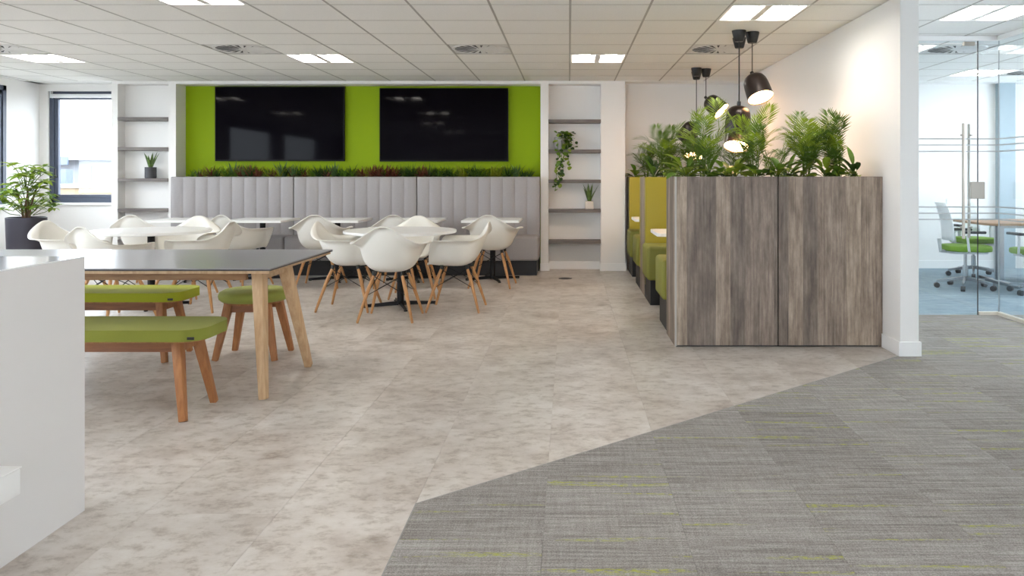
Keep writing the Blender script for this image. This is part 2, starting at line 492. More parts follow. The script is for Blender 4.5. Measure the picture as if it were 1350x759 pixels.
def window(name, w, z0, z1, loc, rz):
    """frame in the local XZ plane, inside faces -Y"""
    r = struct(thing(name, 'grey framed window', 'window', loc, rz)); del r['category']; del r['label']
    f = .06
    b = B(); b.box(0, w, .03, .11, z0, z0+f); b.box(0, w, .03, .11, z1-f, z1); b.box(0, f, .03, .11, z0, z1); b.box(w-f, w, .03, .11, z0, z1)
    b.obj('window_frame', 'window_grey', r, False)
    b = B(); a = f; s = .05
    b.box(a, w-a, .045, .10, z0+a, z0+a+s, .004, 1); b.box(a, w-a, .045, .10, z1-a-s, z1-a, .004, 1)
    b.box(a, a+s, .045, .10, z0+a, z1-a, .004, 1); b.box(w-a-s, w-a, .045, .10, z0+a, z1-a, .004, 1)
    sa = b.obj('sash', 'window_grey', r, False)
    B().box(a+s-.01, w-a-s+.01, .07, .076, z0+a+s-.01, z1-a-s+.01).obj('pane', 'window_glass', r, False)
    B().box(-.03, w+.03, -.045, .03, z0-.035, z0, .004, 1).obj('window_sill', 'white_trim', r)
    h = B().cyl((a+s/2, .045, z0+.36), (a+s/2, .02, z0+.36), .014, n=12)
    h.bar((a+s/2, .02, z0+.35), (a+s/2, .02, z0+.47), .016, .012); h.obj('handle', 'black_plastic', sa)
    return r
window('window_1', WX1-WX0, WZ0, WZ1, (WX0, YB, 0), 0)
for k, (y0, y1) in enumerate(LW):
    window('window_%d' % (k+2), y1-y0, WZ0, WZ1, (XL+.035, y0, 0), PI/2)
bl = thing('roller_blind', 'white roller blind rolled up under the head of the grey window', 'blind', (WX0+.05, YB-.0, 0))
B().cyl((0, .005, 2.375), (1.1, .005, 2.375), .028, n=20).obj('roll', 'blind_white', bl)
for x in (-.012, 1.10): B().box(x, x+.012, -.025, .03, 2.345, 2.44, .002, 1).obj('bracket', 'blind_white', bl)

# right wall of the booths, its end seen as a pier
struct(B().box(2.33, 2.46, 5.6, YB, 0, 2.5425).obj('wall_right', 'white_paint', smooth=False))
b = B(); b.prism([(2.316,5.586),(2.474,5.586),(2.474,7.24),(2.46,7.24),(2.46,5.6),(2.33,5.6),(2.33,5.9),(2.316,5.9)], 0, .10)
struct(b.obj('baseboard_right', 'white_trim'))
# outer right wall with windows, and the wall behind the viewer
RW = [(7.6,10.4), (3.4,6.6)]
b = B(); prev = YF-.2
for y0, y1 in sorted(RW):
    b.box(XR, XR+.2, prev, y0, 0, 2.6); b.box(XR, XR+.2, y0, y1, 0, WZ0); b.box(XR, XR+.2, y0, y1, WZ1, 2.6); prev = y1
b.box(XR, XR+.2, prev, YB, 0, 2.6)
struct(b.obj('wall_outer', 'white_paint', smooth=False))
for k, (y0, y1) in enumerate(RW):
    window('window_%d' % (k+6), y1-y0, WZ0, WZ1, (XR, y1, 0), -PI/2)
FILL_WINDOWS = [(-6.6,-3.6), (-2.6,.6), (1.6,4.8)]  # unseen windows added behind the viewer to let in fill daylight
b = B(); prev = XL-.2
for x0, x1 in FILL_WINDOWS:
    b.box(prev, x0, YF-.2, YF, 0, 2.6); b.box(x0, x1, YF-.2, YF, 0, .35); b.box(x0, x1, YF-.2, YF, 1.75, 2.6); prev = x1
b.box(prev, XR+.2, YF-.2, YF, 0, 2.6)
struct(b.obj('wall_front', 'white_paint', smooth=False))
for k, (x0, x1) in enumerate(FILL_WINDOWS): window('window_%d' % (k+11), x1-x0, .35, 1.75, (x1, YF, 0), PI)
struct(B().box(5.88, 6.10, 10.88, YB, 0, 2.5425).obj('wall_meeting_column', 'column_blue', smooth=False))
b = B(); b.box(2.46, 5.88, YB-.014, YB, 0, .11, .003, 1)
struct(b.obj('baseboard_meeting', 'white_trim'))

# ------------------------------------------------------------------ glass partition of the meeting room
GY, GX = 7.27, 3.92
SZ = (1.606, 1.55, 1.492, .985, .928, .872)
def stripes(parent, x0, x1, y0, y1):
    for z in SZ: B().box(x0, x1, y0, y1, z-.006, z+.006).obj('stripe', 'frost_stripe', parent, False)
def bare(name, loc=(0,0,0)):
    o = bpy.data.objects.new(name, None); COL.objects.link(o); o.location = loc; return struct(o)
d = bare('door_1')
B().box(2.78, 3.725, GY-.006, GY+.006, .012, 2.47).obj('pane', 'office_glass', d, False)
stripes(d, 2.78, 3.725, GY-.0075, GY-.006)
for s in (-1, 1):
    h = B().tube([(3.575, GY+s*.055, .70), (3.575, GY+s*.055, 1.745)], .013, 12)
    for z in (.80, 1.64): h.cyl((3.575, GY+s*.006, z), (3.575, GY+s*.055, z), .008, n=10)
    if s > 0:
        for v in h.bm.verts: v.co.x += .105
    h.obj('handle', 'brushed_steel', d)
B().box(3.665, 3.79, GY-.02, GY+.02, 1.06, 1.215, .003, 1).obj('lock_plate', 'brushed_steel', d)
B().box(3.60, 3.70, GY-.018, GY+.018, 2.455, 2.49, .002, 1).obj('pivot', 'brushed_steel', d)
w = bare('window_9')
B().box(3.735, GX, GY-.006, GY+.006, .03, 2.50).obj('pane', 'office_glass', w, False)
B().box(2.46, 2.77, GY-.006, GY+.006, .03, 2.50).obj('pane', 'office_glass', w, False)
B().box(2.78, 3.73, GY-.006, GY+.006, 2.478, 2.50).obj('pane', 'office_glass', w, False)
stripes(w, 3.735, GX, GY-.0075, GY-.006)
B().box(3.729, 3.734, GY-.006, GY+.006, .0, 2.50).obj('gasket', 'plinth_black', w, False)
B().box(2.46, GX+.02, GY-.02, GY+.02, 2.50, 2.5425).obj('head_track', 'white_trim', w, False)
B().box(3.735, GX+.02, GY-.02, GY+.02, .001, .03).obj('floor_track', 'track_cream', w, False)
w = bare('window_10')
for y0, y1 in ((5.9,GY-.012), (4.5,5.892), (3.1,4.492)):
    B().box(GX-.006, GX+.006, y0, y1, .03, 2.50).obj('pane', 'office_glass', w, False)
    stripes(w, GX-.0075, GX-.006, y0, y1)
B().box(GX-.02, GX+.02, 3.1, GY-.02, .001, .03).obj('floor_track', 'track_cream', w, False)
B().box(GX-.02, GX+.02, 3.1, GY-.02, 2.50, 2.5425).obj('head_track', 'white_trim', w, False)
B().box(GX-.004, GX+.004, GY-.012, GY-.007, .03, 2.50).obj('gasket', 'frost_stripe', w, False)

# ------------------------------------------------------------------ ceiling lights and swirl diffusers
def cell_name(i, j):
    return GX0+.6*i, GY0+.6*j
lt_frame = B()
lt_frame.box(.004,.596,.004,.022,2.541,2.583); lt_frame.box(.004,.596,.578,.596,2.541,2.583)
lt_frame.box(.004,.022,.022,.578,2.541,2.583); lt_frame.box(.578,.596,.022,.578,2.541,2.583)
lt_frame = lt_frame.mesh('frame', 'white_trim', False)
lt_tray = B().box(.02,.58,.02,.58,2.583,2.592).mesh('reflector', 'reflector', False)
lt_mid = B().box(.27,.33,.022,.578,2.545,2.582,.004,1).mesh('centre_bar', 'reflector', False)
lt_tube = B().box(.015,.145,.04,.56,2.570,2.581,.004,1).mesh('light_panel', 'tube_glow', False)
LNAME = {(-5,-1): 'recessed ceiling light above the long grey table',
         (-5,4): 'recessed ceiling light in front of the left wall screen',
         (-10,4): 'recessed ceiling light near the leafy plant in the tall dark planter',
         (0,4): 'recessed ceiling light in front of the niche with trailing ivy',
         (2,0): 'recessed ceiling light over the wood clad planter of the booths',
         (5,0): 'recessed ceiling light in front of the glass door',
         (5,3): 'recessed ceiling light just inside the meeting room behind the glass door',
         (8,6): 'recessed ceiling light above the meeting room table'}
for (i, j) in sorted(LIGHTS):
    x, y = cell_name(i, j)
    lb = LNAME.get((i, j), 'recessed twin panel ceiling light of the open office beyond the white counter')
    r = thing('ceiling_light', lb, 'ceiling light', (x, y, 0), 0, 'recessed ceiling lights')
    link('frame', lt_frame, r); link('reflector', lt_tray, r); link('centre_bar', lt_mid, r)
    link('light_panel', lt_tube, r, (.075,0,0)); link('light_panel', lt_tube, r, (.365,0,0))
VNAME = {(-2,3): 'round swirl air diffuser in front of the right wall screen',
         (-6,3): 'round swirl air diffuser in front of the left wall screen',
         (-10,3): 'round swirl air diffuser near the grey framed window',
         (2,3): 'round swirl air diffuser above the booths beside the pendant lamps',
         (6,3): 'round swirl air diffuser just inside the glass door',
         (9,6): 'round swirl air diffuser above the meeting room table'}
vt_plate = B()
vt_plate.box(.004,.596,.004,.596,2.552,2.562)
vt_plate = vt_plate.mesh('plate', 'diffuser_white', False)
vt_dark = B().lathe([(0,2.5505),(.265,2.5505),(.265,2.552),(0,2.552)], 40, (.3,.3,0)).mesh('throat', 'diffuser_dark')
vt_ring = B().lathe([(.262,2.545),(.29,2.5455),(.292,2.552),(.262,2.552),(.262,2.545)], 40, (.3,.3,0)).mesh('rim', 'diffuser_white')
vt_hub = B().lathe([(0,2.545),(.05,2.546),(.055,2.551),(0,2.551)], 24, (.3,.3,0)).mesh('hub', 'diffuser_white')
bl_ = B()
n = 7
a = [(.055,-.012,.0), (.262,-.030,.0), (.262,.020,-.006), (.055,.012,-.006)]
vv = [bl_.bm.verts.new((x,y,2.5495+z)) for x,y,z in a] + [bl_.bm.verts.new((x,y,2.5515+z)) for x,y,z in a]
for q in ((0,1,2,3),(7,6,5,4),(0,4,5,1),(1,5,6,2),(2,6,7,3),(3,7,4,0)): bl_.bm.faces.new([vv[k] for k in q])
vt_blade = bl_.mesh('blade', 'diffuser_white', False)
for (i, j) in sorted(VENTS):
    x, y = cell_name(i, j)
    r = thing('air_diffuser', VNAME[(i, j)], 'air vent', (x, y, 0), 0, 'round swirl ceiling diffusers')
    link('plate', vt_plate, r); link('throat', vt_dark, r); link('rim', vt_ring, r); link('hub', vt_hub, r)
    for k in range(20):
        link('blade', vt_blade, r, (.3,.3,0), (0,0,2*PI*k/20))

# ------------------------------------------------------------------ wall screens
def tv(x0, x1, z0, z1, label):
    r = thing('wall_screen', label, 'television', (x0, 10.955, z0), 0, 'black wall screens')
    w, h = x1-x0, z1-z0
    B().box(.012, w-.012, -.062, -.058, .022, h-.012).obj('screen', 'screen_black', r, False)
    b = B(); b.box(0, w, -.066, -.03, 0, .022, .002, 1); b.box(0, w, -.066, -.03, h-.012, h, .002, 1)
    b.box(0, .012, -.066, -.03, .022, h-.012); b.box(w-.012, w, -.066, -.03, .022, h-.012)
    b.obj('bezel', 'bezel', r)
    B().box(.01, w-.01, -.058, -.02, .01, h-.01).obj('housing', 'black_plastic', r, False)
    B().box(w/2-.3, w/2+.3, -.02, 0, h/2-.2, h/2+.2).obj('wall_bracket', 'black_metal', r, False)
tv(-4.84, -3.07, 1.475, 2.493, 'large black wall screen nearer the window on the green wall')
tv(-2.59, -.83, 1.47, 2.474, 'large black wall screen nearer the booths on the green wall')

# ------------------------------------------------------------------ niche shelves
for x0, x1, yb, zs, where in ((-6.05,-5.37,10.86,(2.06,1.657,1.24,.833,.42), 'in the niche beside the window'),
                            (-.275,.43,10.90,(2.03,1.626,1.222,.826,.408), 'in the niche between screens and booths')):
    for k, z in enumerate(zs):
        o = B().box(x0+.001, x1-.001, FRONT-.01, yb, z-.045, z, .002, 1).obj('niche_shelf', 'shelf_wood')
        tag(o, 'dark grey wooden shelf %s, %s from the top' % (where, ('first','second','third','fourth','fifth')[k]), 'shelf', 'shelves '+where)

# ------------------------------------------------------------------ banquette in three sections
MW = (5.25-.3815)/3
seat_r = B().box(0.002, MW-.002, -.52, -.10, .19, .50, .035, 3).mesh('seat', 'grey_fabric')
CH = 10; cw = (MW-.012)/CH
pb = B(); NXP = 8
for (z, inset) in ((.46,.0),(.50,.0),(1.235,.0),(1.254,.008),(1.262,.03)):
    row = []
    for q in range(NXP+1):
        u = q/NXP; dpt = .013*(1-abs(2*u-1)**3.2)
        row.append(pb.bm.verts.new((.0004+u*(cw-.0008), -.150-dpt+inset, z)))
    row.append(pb.bm.verts.new((cw-.0004, -.03, z))); row.append(pb.bm.verts.new((.0004, -.03, z)))
    if 'prow' in dir() and prow:
        n_ = len(row)
        for q in range(n_): pb.bm.faces.new((prow[q], prow[(q+1)%n_], row[(q+1)%n_], row[q]))
    else: pb.bm.faces.new(row[::-1])
    prow = row
pb.bm.faces.new(prow)
pad = pb.mesh('channel_pad', 'grey_fabric', True, 50)
ban_lab = ('grey channel-tufted banquette section beside the window niche', 'grey channel-tufted banquette section in the middle of the row',
           'grey channel-tufted banquette section nearest the booths')
for k in range(3):
    r = thing('banquette', ban_lab[k], 'banquette', (-5.25+k*MW, 10.64, 0), 0, 'grey banquette sections')
    link('seat', seat_r, r)
    B().box(.0+(.03 if k==0 else 0), MW-(.03 if k==2 else 0), -.46, -.06, 0, .19).obj('plinth', 'plinth_black', r, False)
    B().box(.003, MW-.003, -.04, -.01, .19, 1.235).obj('back_board', 'grey_fabric', r, False)
    for c in range(CH): link('channel_pad', pad, r, (.006+c*cw, 0, 0))
tr = thing('planter_trough', 'long dark trough of plants behind the grey banquette', 'planter', (-5.24, 10.655, 0))
b = B(); b.box(0, 4.84, 0, .012, .4, 1.255); b.box(0, 4.84, .285, .297, .4, 1.255); b.box(0,.012,.012,.285,.4,1.255); b.box(4.828,4.84,.012,.285,.4,1.255)
b.box(0, 4.84, 0, .297, 0, .4)
b.obj('trough', 'plinth_black', tr, False)
B().box(.012, 4.828, .012, .285, 1.1, 1.245).obj('soil', 'soil', tr, False)

# ------------------------------------------------------------------ plants: leaf shapes
def leaf_mesh(name, L, W, bend, m, fold=.25, seg=6, shape='lance'):
    """leaf along +X, arching; width along Y"""
    b = B(); rows = []
    ang = 0; x = z = 0
    for k in range(seg+1):
        t_ = k/seg
        if shape == 'blade': w = W*(1-t_**3)*(.75+.25*min(1, t_*4))
        elif shape == 'oval': w = W*math.sin(PI*min(1, .06+t_*.94))**.75
        else: w = W*math.sin(PI*min(1, (.04+.96*t_)**.8))
        w = max(w, .0006)
        up = Vector((-math.sin(ang), 0, math.cos(ang)))
        c = Vector((x, 0, z))
        rows.append([b.bm.verts.new(c + Vector((0,-w/2,0)) + up*fold*w/2), b.bm.verts.new(c), b.bm.verts.new(c + Vector((0,w/2,0)) + up*fold*w/2)])
        ang -= bend/seg; x += math.cos(ang)*L/seg; z += math.sin(ang)*L/seg
    for p, q in zip(rows, rows[1:]):
        for k in (0, 1): b.bm.faces.new((p[k], p[k+1], q[k+1], q[k]))
    return b.mesh(name, m, True, 60)
def leaf_rot(az, el, roll=0):
    return (Matrix.Rotation(az, 3, 'Z') @ Matrix.Rotation(-el, 3, 'Y') @ Matrix.Rotation(roll, 3, 'X')).to_euler()
rnd = random.uniform

def frond_mesh(L, n, ll, bend, m, lw=.012):
    b = B(); pts = []; ang = 0; p = Vector((0,0,0)); N = 12
    for k in range(N+1):
        pts.append((p.copy(), ang)); ang -= bend/N * (0.4+1.2*k/N); p = p + Vector((math.cos(ang),0,math.sin(ang)))*(L/N)
    b.tube([q[0] for q in pts], [.0028*(1-.75*k/N) for k in range(N+1)], 4)
    for k in range(n):
        t_ = .22+.78*k/(n-1); i = min(N-1, int(t_*N)); c = pts[i][0].lerp(pts[i+1][0], t_*N-i); a = pts[i][1]
        fw = Vector((math.cos(a),0,math.sin(a))); up = Vector((-math.sin(a),0,math.cos(a)))
        l = ll*(.55+.45*math.sin(PI*(.1+.8*t_)))*(1-.35*max(0,t_-.7)/.3)*rnd(.9,1.1)
        for s in (-1, 1):
            spread = .95-.55*t_
            d_ = (fw*(1-spread*.6)*1.0 + Vector((0,s,0))*spread + up*rnd(.05,.28)).normalized()
            sd = d_.cross(up).normalized()
            tip = c + d_*l - Vector((0,0,l*.18)); mid = c + d_*l*.45
            v = [b.bm.verts.new(c), b.bm.verts.new(mid+sd*lw/2), b.bm.verts.new(tip), b.bm.verts.new(mid-sd*lw/2), b.bm.verts.new(mid-up*.002)]
            b.bm.faces.new((v[0],v[1],v[4])); b.bm.faces.new((v[1],v[2],v[4])); b.bm.faces.new((v[2],v[3],v[4])); b.bm.faces.new((v[3],v[0],v[4]))
    return b.mesh('frond', m, True, 80)
FR = {m: [frond_mesh(L, 12, ll, bd, m, .0105) for L, ll, bd in ((.25,.125,.6), (.22,.115,1.0), (.30,.13,1.5), (.20,.12,.4))] for m in ('leaf_palm','leaf_palm_dark')}

def palm(x, y, z, h, spread, label, n_stem=5, dense=5, dark=.4, group=None, avoid=None):
    r = thing('parlour_palm', label, 'palm', (x, y, z), 0, group)
    random.seed(int(x*1000)+int(y*100))
    for s in range(n_stem):
        a = 2*PI*s/n_stem + rnd(-.5,.5)
        if avoid is not None and math.cos(a-avoid) > .3: a = 2*avoid + PI - a
        hh = h*rnd(.50,.74); lean = spread*rnd(.10,.35)
        bx, by = .02*math.cos(a), .02*math.sin(a)
        top = Vector((bx+lean*math.cos(a), by+lean*math.sin(a), hh))
        B().tube([(bx,by,-.012), (bx+lean*.3*math.cos(a), by+lean*.3*math.sin(a), hh*.5), top], [.005,.004,.003], 6).obj('stem', 'stem_green', r)
        for f in range(dense):
            t_ = .28+.72*f/(dense-1)
            p = Vector((bx,by,0)).lerp(top, t_)
            el = rnd(.85,1.25) if f < dense-1 else rnd(1.2,1.45)
            az = a + rnd(-1.3,1.3) + (PI if f % 3 == 1 else 0)
            if avoid is not None and math.cos(az-avoid) > .1: az = 2*avoid + PI - az
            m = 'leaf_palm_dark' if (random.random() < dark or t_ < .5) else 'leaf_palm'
            sc = h/.46*rnd(.72,1.0)*(.75+.25*t_)
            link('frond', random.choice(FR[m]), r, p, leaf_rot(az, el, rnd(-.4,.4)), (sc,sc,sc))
    return r
LOW = {'broad': [leaf_mesh('leaf', .15, .062, .9, m, .3, 6, 'oval') for m in ('leaf_light','leaf_mid')],
       'lance': [leaf_mesh('leaf', .20, .042, .6, m, .35, 6) for m in ('leaf_dark','leaf_mid')],
       'ivy': [leaf_mesh('leaf', .075, .06, .5, m, .2, 5, 'oval') for m in ('leaf_light','leaf_mid')]}
def leafy(x, y, z, kind, n, size, label, group=None):
    random.seed(int(x*1000)+int(y*100)+5)
    avoid = 0 if x > 2.0 else (PI/2 if y > 10 else None)
    nm = {'broad': 'broadleaf_plant', 'lance': 'lance_leaf_plant', 'ivy': 'ivy_plant'}[kind]
    r = thing(nm, label, 'plant', (x, y, z), 0, group)
    for k in range(n):
        az = 2.4*k + rnd(-.3,.3); el = rnd(.25,1.25) if kind != 'ivy' else rnd(-.1,1.0)
        if avoid is not None and math.cos(az-avoid) > .1: az = 2*avoid + PI - az + rnd(-.3,.3)
        st = rnd(.03,.10)*size
        p = Vector((math.cos(az)*st*math.cos(el), math.sin(az)*st*math.cos(el), st*math.sin(el)+.015*size))
        B().tube([(0,0,-.012), (p.x*.5,p.y*.5,p.z*.7), p], [.0035,.0025,.002], 5).obj('stalk', 'stem_green', r)
        s = size*rnd(.75,1.15)
        link('leaf', random.choice(LOW[kind]), r, p, leaf_rot(az, el, rnd(-.3,.3)), (s,s,s))
    return r

# low mixed plants along the trough
def tuft(n, L, W, spread, bend, m, shape='blade'):
    b = B()
    for k in range(n):
        az = 2.4*k+rnd(-.3,.3); el = PI/2 - spread*rnd(.15,1.0)
        l = L*rnd(.7,1.1); bd = bend*rnd(.5,1.3); seg = 4; ang = el; p = Vector((math.cos(az)*.012*rnd(0,1), math.sin(az)*.012*rnd(0,1), -.005)); prev = None
        side = Vector((-math.sin(az), math.cos(az), 0))
        for i in range(seg+1):
            t_ = i/seg; w = max(.0008, W*(1-t_**2)*(.7+.3*min(1,3*t_)))
            row = [b.bm.verts.new(p-side*w/2), b.bm.verts.new(p+side*w/2)]
            if prev: b.bm.faces.new((prev[0], prev[1], row[1], row[0]))
            prev = row; ang -= bd/seg; p = p + Vector((math.cos(az)*math.cos(ang), math.sin(az)*math.cos(ang), math.sin(ang)))*(l/seg)
    return b.mesh('leaves', m, True, 60)
TU = [('grass_tuft', 'fine green grass tuft growing in the trough above the banquette', tuft(26,.21,.012,.75,.6,'leaf_dark'), 'grass plant'),
      ('bromeliad', 'dark red rosette plant growing in the trough above the banquette', tuft(18,.17,.024,1.15,.4,'leaf_red'), 'bromeliad'),
      ('aloe_plant', 'thick blue-green spiky plant in the trough above the banquette', tuft(15,.20,.026,.7,.25,'leaf_blue'), 'aloe'),
      ('spider_plant', 'yellow-green arching leaf plant in the trough above the banquette', tuft(18,.22,.016,.9,1.0,'leaf_yellow'), 'spider plant'),
      ('fern_tuft', 'mid green bushy tuft in the trough above the banquette', tuft(30,.18,.016,1.15,.8,'leaf_mid'), 'fern')]
random.seed(12)
order = [random.choice((0,0,1,2,2,3,4,4,1,1) if k < 50 else (0,0,2,4,4,3,0,1,4,0)) for k in range(80)]
random.seed(11)
for k, q in enumerate(order):
    x = -5.06 + 4.52*k/(len(order)-1) + rnd(-.02,.02); y = 10.70 + (.03 if k % 2 else 0) + rnd(0,.02)
    nm, lb, me, ct = TU[q]
    s = rnd(1.0,1.3) * (.72 if k < 3 or k > len(order)-4 else 1)
    o = link(nm, me, None, (x, y, 1.246), (0,0,rnd(0,6.28)), (s,s,s))
    tag(o, lb, ct, nm.replace('_',' ')+'s in the banquette trough')

# ------------------------------------------------------------------ booths
BX0, BX1, BH = .80, 2.328, 1.262
def planter_unit(name, label, y0, y1, front):
    r = thing(name, label, 'planter', (0, 0, 0))
    x0 = BX0 if not front else .787
    t_ = .02
    if front:
        seam = 1.55
        B().box(x0+.012, seam-.004, y0, y0+t_, .012, BH).obj('front_panel', 'barn_wood', r, False)
        B().box(seam+.004, 2.302, y0, y0+t_, .012, BH).obj('front_panel', 'barn_wood', r, False)
        B().box(2.306, 2.328, y0+.012, y0+.04, .0, BH).obj('filler_strip', 'barn_wood', r, False)
        B().box(x0+.002, x0+.0115, y0+.001, y0+.04, .0, BH, .001, 1).obj('corner_trim', 'ceiling_grid', r, False)
        B().box(x0+.02, 2.30, y0+.03, y0+.04, 0, .012).obj('base_shadow_board', 'plinth_black', r, False)
        yy = y0+.04
    else:
        yy = y0
    B().box(x0, x0+t_, yy+.001, y1, 0, BH).obj('side_panel', 'barn_wood', r, False)
    b = B(); b.box(x0+t_, BX1, yy, yy+.018, 0, BH-.002); b.box(x0+t_, BX1, y1-.018, y1, 0, BH-.002); b.box(BX1-.018, BX1, yy+.018, y1-.018, 0, BH-.002)
    b.obj('carcass', 'plinth_black', r, False)
    B().box(x0+t_, BX1-.018, yy+.018, y1-.018, 1.0, 1.235).obj('soil', 'soil', r, False)
planter_unit('booth_planter', 'grey wood clad planter at the open end of the booths', 5.90, 6.42, True)
planter_unit('booth_planter', 'grey wood planter dividing the two booths', 8.42, 8.92, False)
planter_unit('booth_planter', 'dark planter of the booths against the far wall', 10.64, 10.96, False)
def booth_bench(label, yback, facing):
    """facing -1: sitter looks at the viewer"""
    r = thing('booth_bench', label, 'bench', (0, yback, 0), 0, 'green booth benches')
    f = facing
    def bx(x0, x1, a, c, z0, z1, **k):
        return B().box(x0, x1, min(a*f,c*f), max(a*f,c*f), z0, z1, **k)
    bx(.80, BX1, .004, .13, .12, 1.258, bev=.012, seg=2).obj('backrest', 'olive_leather', r)
    bx(.765, BX1, .12, .64, .245, .575, bev=.03, seg=3).obj('seat', 'booth_green', r)
    bx(.80, BX1, .004, .60, 0, .245).obj('plinth', 'plinth_black', r, False)
booth_bench('green booth bench backing onto the wood clad end planter', 6.42, 1)
booth_bench('green booth bench with olive back, against the dividing planter', 8.42, -1)
booth_bench('green booth bench behind the dividing planter, looking at the far wall', 8.92, 1)
booth_bench('green booth bench with olive back against the far wall planter', 10.64, -1)
for yc, lb in ((7.42, 'white booth table between the benches behind the wood clad planter'), (9.78, 'white booth table between the benches near the far wall')):
    r = thing('booth_table', lb, 'table', (0, yc, 0), 0, 'white booth tables')
    B().prism(rounded_rect(.79, 2.3, -.32, .32, .04), .725, .755, .003, 1).obj('table_top', 'tabletop_white', r)
    B().cyl((1.55,0,.01), (1.55,0,.725), .04, n=20).obj('column', 'black_metal', r)
    B().lathe([(0,0),(.26,0),(.26,.008),(.05,.025),(0,.025)], 32, (1.55,0,0)).obj('base', 'black_metal', r)

PZ = 1.235
palm(1.04, 6.14, PZ, .54, .28, 'tall palm with a bright upright frond, nearest the open edge of the wood clad planter', 5, 5, .3)
palm(1.44, 6.18, PZ, .50, .34, 'tall loose palm in the wood clad planter beneath the lowest pendant lamp', 5, 6, .45)
palm(1.83, 6.16, PZ, .49, .26, 'tall light green palm in the wood clad planter, third from its open edge', 6, 7, .35)
palm(2.10, 6.18, PZ, .47, .34, 'tall palm in the wood clad planter closest to the white wall', 6, 6, .5, None, 0)
palm(1.62, 6.28, PZ, .36, .34, 'short dark palm at the back of the wood clad planter', 4, 4, .9)
palm(1.02, 8.66, PZ, .56, .30, 'tall dark palm with a drooping frond in the dividing planter', 5, 6, .8)
palm(1.36, 8.70, PZ, .46, .30, 'smaller palm in the dividing planter beneath the far pendants', 4, 5, .5)
palm(1.80, 8.68, PZ, .46, .30, 'palm in the dividing planter towards the white wall', 4, 5, .5)
palm(1.05, 10.78, PZ, .46, .26, 'dark palm in the far wall planter', 5, 5, .9, None, PI/2)
palm(1.40, 10.78, PZ, .40, .26, 'palm in the far wall planter behind the dividing planter', 4, 5, .9, None, PI/2)
for x, y, kd, n, s, lb in (
    (.90, 6.10, 'broad', 12, .95, 'light green broad-leaved plant at the open edge of the wood clad planter'),
    (1.20, 6.12, 'ivy', 18, .9, 'small round-leaved plant between the two palms nearest the open edge'),
    (1.29, 6.22, 'broad', 10, 1.0, 'mid green broad-leaved plant beneath the lowest pendant lamp'),
    (1.60, 6.10, 'broad', 14, .85, 'broad-leaved plant in the middle of the wood clad planter'),
    (1.68, 6.12, 'lance', 9, .9, 'dark lance-leaved plant in the middle of the wood clad planter'),
    (1.97, 6.10, 'broad', 12, .85, 'broad-leaved plant between the two palms nearest the white wall'),
    (2.20, 6.12, 'lance', 10, .95, 'dark spiky plant in the wood clad planter close to the white wall'),
    (2.24, 6.20, 'broad', 8, .5, 'small broad-leaved plant tucked into the planter corner at the white wall'),
    (1.10, 6.26, 'lance', 9, .8, 'dark lance-leaved plant behind the palm nearest the open edge of the wood clad planter'),
    (1.42, 6.06, 'ivy', 18, .9, 'small round-leaved plant at the foot of the tall loose palm'),
    (1.76, 6.08, 'ivy', 18, .9, 'small round-leaved plant at the foot of the tall light green palm'),
    (2.07, 6.06, 'ivy', 16, .8, 'small round-leaved plant at the foot of the palm closest to the white wall'),
    (.92, 8.62, 'lance', 9, 1.0, 'dark lance-leaved plant at the open edge of the dividing planter'),
    (1.14, 8.60, 'broad', 12, 1.0, 'broad-leaved plant in the dividing planter beside its tall palm'),
    (.90, 10.78, 'broad', 10, .9, 'broad-leaved plant at the open edge of the far wall planter'),
    (1.15, 10.78, 'lance', 9, .9, 'lance-leaved plant in the far wall planter')):
    leafy(x, y, PZ, kd, int(n*1.5), s*1.15, lb)

# ------------------------------------------------------------------ pendant lamps over the booth tables
def pendant(x, y, zlamp, tilt_az, tilt, label):
    """lamp hangs from its cap at height zlamp; opening tilts towards azimuth tilt_az"""
    r = thing('pendant_lamp', label, 'pendant lamp', (x, y, 0), 0, 'black pendant lamps over the booths')
    B().lathe([(0,2.5435),(.062,2.5435),(.062,2.535),(.042,2.455),(.036,2.447),(0,2.447)], 28).obj('ceiling_cup', 'black_plastic', r)
    B().cyl((0,0,zlamp-.002), (0,0,2.45), .0045, n=8).obj('cord', 'black_plastic', r)
    M = Matrix.Rotation(tilt_az, 4, 'Z') @ Matrix.Rotation(-tilt, 4, 'Y')      # local -Z swings towards +X
    pv = Vector((0,0,zlamp))
    def put(prof, name, m, n=36):
        return B().lathe([(rr, z) for rr, z in prof], n, tuple(pv), M).obj(name, m, r)
    put([(0,.018),(.016,.018),(.018,.0),(.018,-.022),(0,-.022)], 'cap', 'black_plastic', 20)
    R_ = .115; H_ = .26
    outer = [(.0,-.018),(.03,-.02),(.062,-.03),(.088,-.052),(.103,-.085),(.109,-.13),(.112,-.19),(R_,-H_)]
    inner = [(R_-.004,-H_),(.107,-.19),(.104,-.13),(.098,-.088),(.083,-.056),(.058,-.035),(0,-.024)]
    sh = put(outer+inner, 'shade', 'lamp_bronze')
    df = put([(0,-H_+.012),(R_-.006,-H_+.012),(R_-.006,-H_+.02),(0,-H_+.02)], 'diffuser', 'lamp_glow'); df.parent = sh
pendant(1.495, 7.00, 1.905, 1.9, .10, 'lower upright black pendant lamp over the table behind the wood clad planter')
pendant(1.630, 7.08, 2.175, -1.2, .52, 'highest black pendant lamp, tilted towards the viewer, over the table behind the wood clad planter')
pendant(1.575, 7.36, 1.76, -2.0, .50, 'lowest black pendant lamp, half hidden by palms, behind the wood clad planter')
pendant(1.505, 9.40, 1.90, 2.4, .75, 'lower black pendant lamp turned away, over the far booth table')
pendant(1.632, 9.48, 2.20, -.55, .85, 'highest black pendant lamp over the far booth table, tilted sideways')
pendant(1.560, 9.74, 1.74, -2.0, .45, 'lowest black pendant lamp over the far booth table, half hidden by palms')

